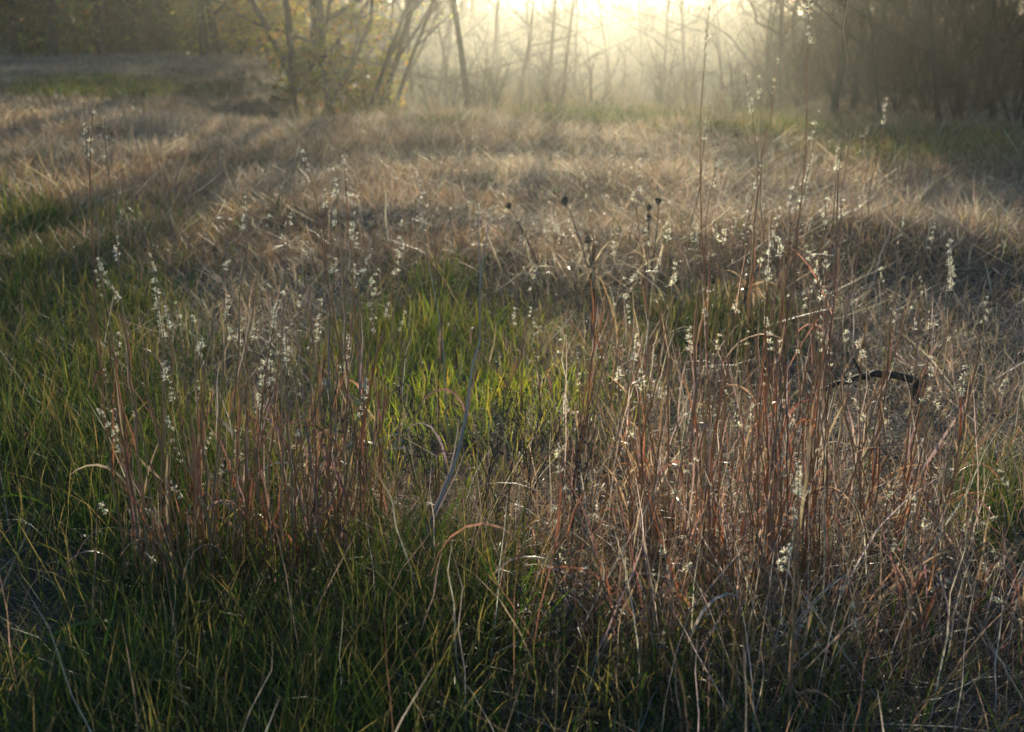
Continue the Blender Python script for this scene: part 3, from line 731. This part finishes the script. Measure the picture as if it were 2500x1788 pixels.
for key, px, Y, s, lab in [
    ('left_a', 40, 33, .9, 'leafy tree at the far upper left corner'),
    ('left_c', 125, 30, 1.2, 'dark slim trunk second from the left in green leaves'),
    ('left_c', 190, 36, 1, 'thin trunk standing back between the second trunk and the leaning one'),
    ('left_c', 255, 33, 1.2, 'trunk leaning left beside the thickest dark trunk'),
    ('left_b', 317, 34, 1.1, 'thickest dark trunk on the left'),
    ('left_c', 400, 37, .9, 'thin trunk just right of the thickest dark trunk'),
    ('left_a', 455, 39, .7, 'distant thin trunk between the thickest trunk and the close pair'),
    ('left_a', 500, 30, .85, 'left trunk of the close pair of slim trunks'),
    ('left_c', 533, 31, 1, 'right trunk of the close pair of slim trunks'),
    ('left_c', 610, 37, .9, 'thin tree left of the forked tree, standing farther back'),
    ('left_a', 770, 27, .8, 'straight slim trunk just right of the forked tree'),
    ('left_c', 815, 26, 1, 'slim trunk in yellow leaves right of the forked tree')]:
    plant_tree(key, px, Y, lab, 'tree', LG, s=s, name='leafy_tree')
plant_tree('fork', 722, 25, 'dark forked tree whose two limbs spread in a Y', 'tree', LG, rz=.1, name='forked_tree')
for px, Y, rz, s, lab in [(850, 25, .1, .9, 'leaning trunk at the right end of the left trees, first of three'), (885, 26, -.2, 1, 'leaning trunk at the right end of the left trees, middle of three'),
                          (905, 24.5, .05, .75, 'outermost leaning tree whose branches arch toward the sun glare')]:
    plant_tree('left_lean', px, Y, lab, 'tree', LG, rz=rz, s=s, name='leaning_tree')
for key, px, Y, s, lab in [
    ('shrub_d', 20, 31, .8, 'dark green shrub filling the upper left corner'), ('shrub_d', 110, 32, .7, 'dark green shrub under the second trunk from the left'),
    ('shrub_y', 215, 33, .7, 'yellowish shrub left of the thickest trunk'), ('shrub_d', 300, 33, .75, 'dark shrub at the foot of the thickest trunk'),
    ('shrub_d', 390, 35, .7, 'dark shrub right of the thickest trunk'), ('shrub_y', 470, 31, .6, 'olive shrub left of the close pair of trunks'),
    ('shrub_y', 575, 30, .6, 'olive shrub right of the close pair of trunks'), ('shrub_y', 650, 28, .85, 'russet tinged shrub left of the forked trunk'),
    ('shrub_y', 745, 25.5, .85, 'golden shrub right beside the forked trunk'), ('shrub_y', 815, 24.6, .85, 'brightest golden shrub under the slim trunks'),
    ('shrub_y', 880, 24, .85, 'golden shrub at the foot of the leaning trunks'), ('shrub_y', 935, 24, .3, 'low shrub with glinting leaves at the end of the left trees')]:
    plant_tree(key, px+14, Y+2.5, lab, 'shrub', SG, s=s, name='leafy_shrub')
for k, (key, px, Y, s, lab) in enumerate([
    ('thin_a', 1905, 20, .9, 'thin bare tree nearest the sun at the left end of the right wood'), ('thin_b', 1965, 24, 1, 'thin bare tree standing back behind the tall stalk tips'),
    ('thin_c', 2032, 15.5, .9, 'left trunk of the pair at the edge of the right wood'), ('thin_a', 2081, 16, 1, 'right trunk of the pair at the edge of the right wood'),
    ('thin_b', 2062, 19, 1, 'thin tree behind the pair at the edge of the right wood'), ('thin_b', 2155, 15, .9, 'slanting thin tree right of the pair'),
    ('thin_a', 2205, 17, 1, 'upright thin tree between the slanting tree and the leaning one'), ('thin_c', 2250, 19, .9, 'slightly thicker trunk set back in the right wood'),
    ('thin_b', 2296, 14.5, 1, 'front tree of the right wood with a long branch rising rightward'), ('thin_a', 2335, 16, .9, 'thin tree just right of the front tree'),
    ('thin_c', 2385, 18, 1, 'thicker trunk near the right edge, set back'), ('thin_a', 2425, 15, 1, 'reddish twigged thin tree near the right edge'),
    ('thin_b', 2470, 17, 1, 'thin tree second from the right edge'), ('thin_c', 2510, 14.2, .9, 'tree cut by the right edge of the picture')]):
    plant_tree(key, px, Y, lab, 'tree', RG, s=s, name='thin_tree')
for px, Y, s, lab in [(1950, 17.5, .8, 'bare brush at the left end of the right wood'), (2040, 17, .9, 'bare brush behind the pair of trunks'), (2120, 16.5, .9, 'bare brush between the pair and the slanting tree'),
                      (2190, 16, .8, 'bare brush right of the slanting tree'), (2260, 16, 1, 'bare brush left of the front tree of the right wood'), (2345, 15.2, .9, 'reddish brush right of the front tree'),
                      (2410, 16.5, 1, 'bare brush near the right edge, set back'), (2480, 15, 1, 'bare brush at the right edge'), (2290, 19, 1.2, 'tall bare brush deep in the right wood'), (2150, 20, 1.2, 'tall bare brush deep behind the slanting tree'), (2430, 21, 1.3, 'tall bare brush deep at the right edge')]:
    plant_tree('brush', px, Y, lab, 'brush', 'bare brush of the right hand wood', s=s, name='bare_brush')
for key, px, Y, s, lab in [
    ('hazy', 1151, 19.5, .75, 'hazy trunk in front of the pond, left of the sun glare'), ('slender', 1212, 40, 1.3, 'faint trunk on the pond side just right of the nearest hazy trunk'),
    ('slender', 1331, 27, 1, 'left of the two close hazy trunks under the sun glare'), ('slender', 1365, 28, .9, 'right of the two close hazy trunks under the sun glare'),
    ('slender', 1478, 48, 1, 'faint trunk across the pond directly under the glare'), ('slender', 1572, 50, 1.1, 'faint trunk across the pond right of the glare'),
    ('hazy', 1665, 54, 1, 'faint tree across the pond behind the tallest stalk'), ('hazy', 1765, 52, 1, 'faint tree across the pond left of the right wood'),
    ('hazy', 1010, 34, .9, 'pale bare tree with drooping branches right of the leaning trunks'), ('hazy', 1085, 44, .8, 'faint bare tree between the left trees and the nearest hazy trunk')]:
    plant_tree(key, px, Y, lab, 'tree', HG, s=s, name='hazy_tree')

for px, Y, s, lab in [(985, 21, .75, 'hazy brush right of the leaning trunks by the water'), (1075, 19, .7, 'hazy brush left of the nearest hazy trunk'), (1190, 18, .6, 'low hazy brush right of the nearest hazy trunk'),
                      (1270, 21, .8, 'hazy brush left of the two close hazy trunks'), (1345, 19.5, .7, 'hazy brush at the foot of the two close hazy trunks'), (1440, 18.5, .65, 'low hazy brush directly under the sun glare'),
                      (1530, 20, .75, 'hazy brush right of the sun glare'), (1615, 18, .6, 'low hazy brush left of the tallest stalk'), (1700, 19.5, .8, 'hazy brush behind the tallest stalk'),
                      (1800, 18.5, .75, 'hazy brush between the tallest stalk and the right wood'), (1870, 18, .8, 'hazy brush touching the left end of the right wood')]:
    plant_tree('low_brush', px, Y, lab, 'brush', 'hazy brush on the bank of the pond', s=s, name='bare_brush')
for px, Y, key, s, lab in [(960, 27, 'thin_a', .9, 'thin hazy sapling right beside the leaning trunks'), (1045, 25, 'thin_b', .8, 'thin hazy sapling left of the nearest hazy trunk, standing at the water'), (1110, 29, 'thin_a', .9, 'thin hazy sapling just left of the nearest hazy trunk'),
                      (1185, 26, 'thin_b', .8, 'thin hazy sapling just right of the nearest hazy trunk'), (1255, 24, 'thin_a', .8, 'thin hazy sapling left of the two close hazy trunks'), (1300, 30, 'thin_b', .9, 'faint sapling behind the two close hazy trunks'),
                      (1410, 27, 'thin_a', .75, 'thin sapling directly under the brightest glare'), (1520, 25, 'thin_b', .8, 'thin sapling just right of the brightest glare'), (1600, 28, 'thin_a', .9, 'thin sapling between the glare and the tallest stalk'),
                      (1690, 24, 'thin_b', .85, 'thin sapling behind the tip of the tallest stalk'), (1770, 27, 'thin_a', .9, 'thin sapling right of the tallest stalk tip'), (1845, 23, 'thin_c', .8, 'sapling left of the first tree of the right wood')]:
    plant_tree(key, px, Y, lab, 'tree', 'hazy saplings on the bank of the pond', s=s, name='bare_sapling')
# ------------------------------------------------------------------ the far wood beyond the pond and behind the edges: one mass
def far_wood():
    b = Buf()
    for k in range(1500):
        az = rng.uniform(-.55, .55); s_az = abs(az-SUN_AZ)
        Y = rng.uniform(62, 95)
        if az < -.14:
            if rng.random() < .45: continue
            Y = rng.uniform(40, 62)
        if az > .20:
            if rng.random() < .5: continue
            Y = rng.uniform(24, 60)
        X = Y*math.tan(az); z = float(terrain(X, Y))
        low = s_az < .09
        H = rng.uniform(4.5, 8.5) if low else rng.uniform(6, 12)
        r = .03+.06*rng.random()*(1 if not low else .4)
        d = np.array([rng.normal(0, .1), rng.normal(0, .1), 1.])
        P = np.array([X, Y, z-.1])+np.linspace(0, 1, 6)[:, None]*d*H+rng.normal(0, .06, (6, 3))*np.linspace(0, 1, 6)[:, None]
        b.tube(P, np.linspace(r, r*.3, 6), BARK_C*rng.uniform(1.0, 2.2), 4)
        m = 26
        f = rng.random(m)**1.6; i0 = np.array([np.interp(f, np.linspace(0, 1, 6), P[:, j]) for j in range(3)]).T
        dd = rng.normal(0, 1, (m, 3)); dd[:, 2] = np.abs(dd[:, 2])*.8; dd /= np.linalg.norm(dd, axis=1)[:, None]
        L = rng.uniform(.5, 1.8, m)*(1 if not low else .6)
        t = np.array([0, .5, 1])
        Q = i0[:, None]+dd[:, None]*(L[:, None]*t)[:, :, None]; Q[:, 1] += rng.normal(0, .08, (m, 3))
        W = np.cross(dd, rng.normal(0, 1, (m, 3))); W /= np.linalg.norm(W, axis=1)[:, None]
        b.ribbons(Q, W[:, None]*np.array([.014, .009, .003])[None, :, None], np.repeat(pick([(.17, .13, .09), (.21, .15, .095), (.15, .13, .08)], m)[:, None], 3, 1))
    # undergrowth: fine crossing stems and a scatter of dead leaves low down
    n = 24000
    az = rng.uniform(-.55, .55, n); Y = np.where(az < -.14, rng.uniform(36, 60, n), np.where(az > .2, rng.uniform(20, 55, n), rng.uniform(60, 90, n)))
    X = Y*np.tan(az); z = terrain(X, Y)
    d = rng.normal(0, .5, (n, 3)); d[:, 2] = 1; L = rng.uniform(.5, 2.4, n)
    t = np.array([0, .5, 1])
    Q = np.stack([X, Y, z], 1)[:, None]+d[:, None]*(L[:, None]*t)[:, :, None]; Q[:, 1] += rng.normal(0, .1, (n, 3))
    W = np.stack([np.ones(n), rng.normal(0, .5, n), rng.normal(0, .3, n)], 1)
    b.ribbons(Q, W[:, None]*np.array([.016, .011, .003])[None, :, None], np.repeat(pick([(.19, .14, .09), (.24, .17, .10), (.16, .14, .08)], n)[:, None], 3, 1))
    n = 70000
    az = rng.uniform(-.55, .55, n); az = az[((az > -.14) & (az < .2)) | (rng.random(n) < .22)]; n = len(az); Y = np.where(az < -.14, rng.uniform(36, 58, n), np.where(az > .2, rng.uniform(20, 50, n), rng.uniform(60, 85, n)))
    X = Y*np.tan(az); c = np.stack([X, Y, terrain(X, Y)+rng.random(n)**1.2*3.6], 1)
    leaf_cards(b, c, n, .11, [(.20, .15, .08), (.16, .15, .055), (.24, .16, .08), (.12, .12, .045)], .1)
    tag(b.build('far_wood', M_WOOD), 'bare brown wood beyond the pond reading as one hazy mass', 'wood', kind='stuff')
far_wood()
def bank_reeds(n):                                   # dead reeds and sedge standing along the near bank of the pond
    b = Buf()
    x = rng.uniform(-6, 9, n); y = shore(x)+rng.normal(-1.0, 1.3, n)
    k = (terrain(x, y) > POND_Z-.15) & (terrain(x, y) < -.25) & (x > -3.2); x, y = x[k], y[k]; n = len(x)
    c0 = pick([(.30, .22, .13), (.36, .27, .16), (.22, .17, .09), (.14, .15, .05)], n, .25)
    blades(b, x, y, (.35+.75*rng.random(n)**1.3)*(.4+.9*vnoise(x, y, 1.1, 9)), .006+.006*rng.random(n), np.abs(rng.normal(.12, .15, n)), np.abs(rng.normal(.5, .6, n)), rng.random(n)*6.283, c0, c0, 5)
    tag(b.build('bank_reeds', M_DRY), 'dead reeds and sedge along the near bank of the pond', 'reeds', kind='stuff')
bank_reeds(26000)

# ------------------------------------------------------------------ haze
def haze():
    b = Buf()
    x0, x1, y0, y1, z0, z1 = -310, 310, -260, 430, float(gz.min())-1, 17.5
    V = [(x, y, z) for z in (z0, z1) for y in (y0, y1) for x in (x0, x1)]
    b.add(V, [(0, 2, 3, 1), (4, 5, 7, 6), (0, 1, 5, 4), (2, 6, 7, 3), (0, 4, 6, 2), (1, 3, 7, 5)], np.ones((8, 3)))
    m = bpy.data.materials.new('haze'); m.use_nodes = True; nt = m.node_tree; nt.nodes.clear()
    out = nt.nodes.new('ShaderNodeOutputMaterial'); pv = nt.nodes.new('ShaderNodeVolumePrincipled')
    pv.inputs['Color'].default_value = (.95, .93, .80, 1); pv.inputs['Density'].default_value = .0021; pv.inputs['Anisotropy'].default_value = .86
    nt.links.new(pv.outputs[0], out.inputs['Volume'])
    o = b.build('haze', m); o.data.polygons.foreach_set('use_smooth', np.zeros(6, bool))
    tag(o, 'pale morning haze hanging over the whole meadow', 'haze', kind='stuff')
haze()
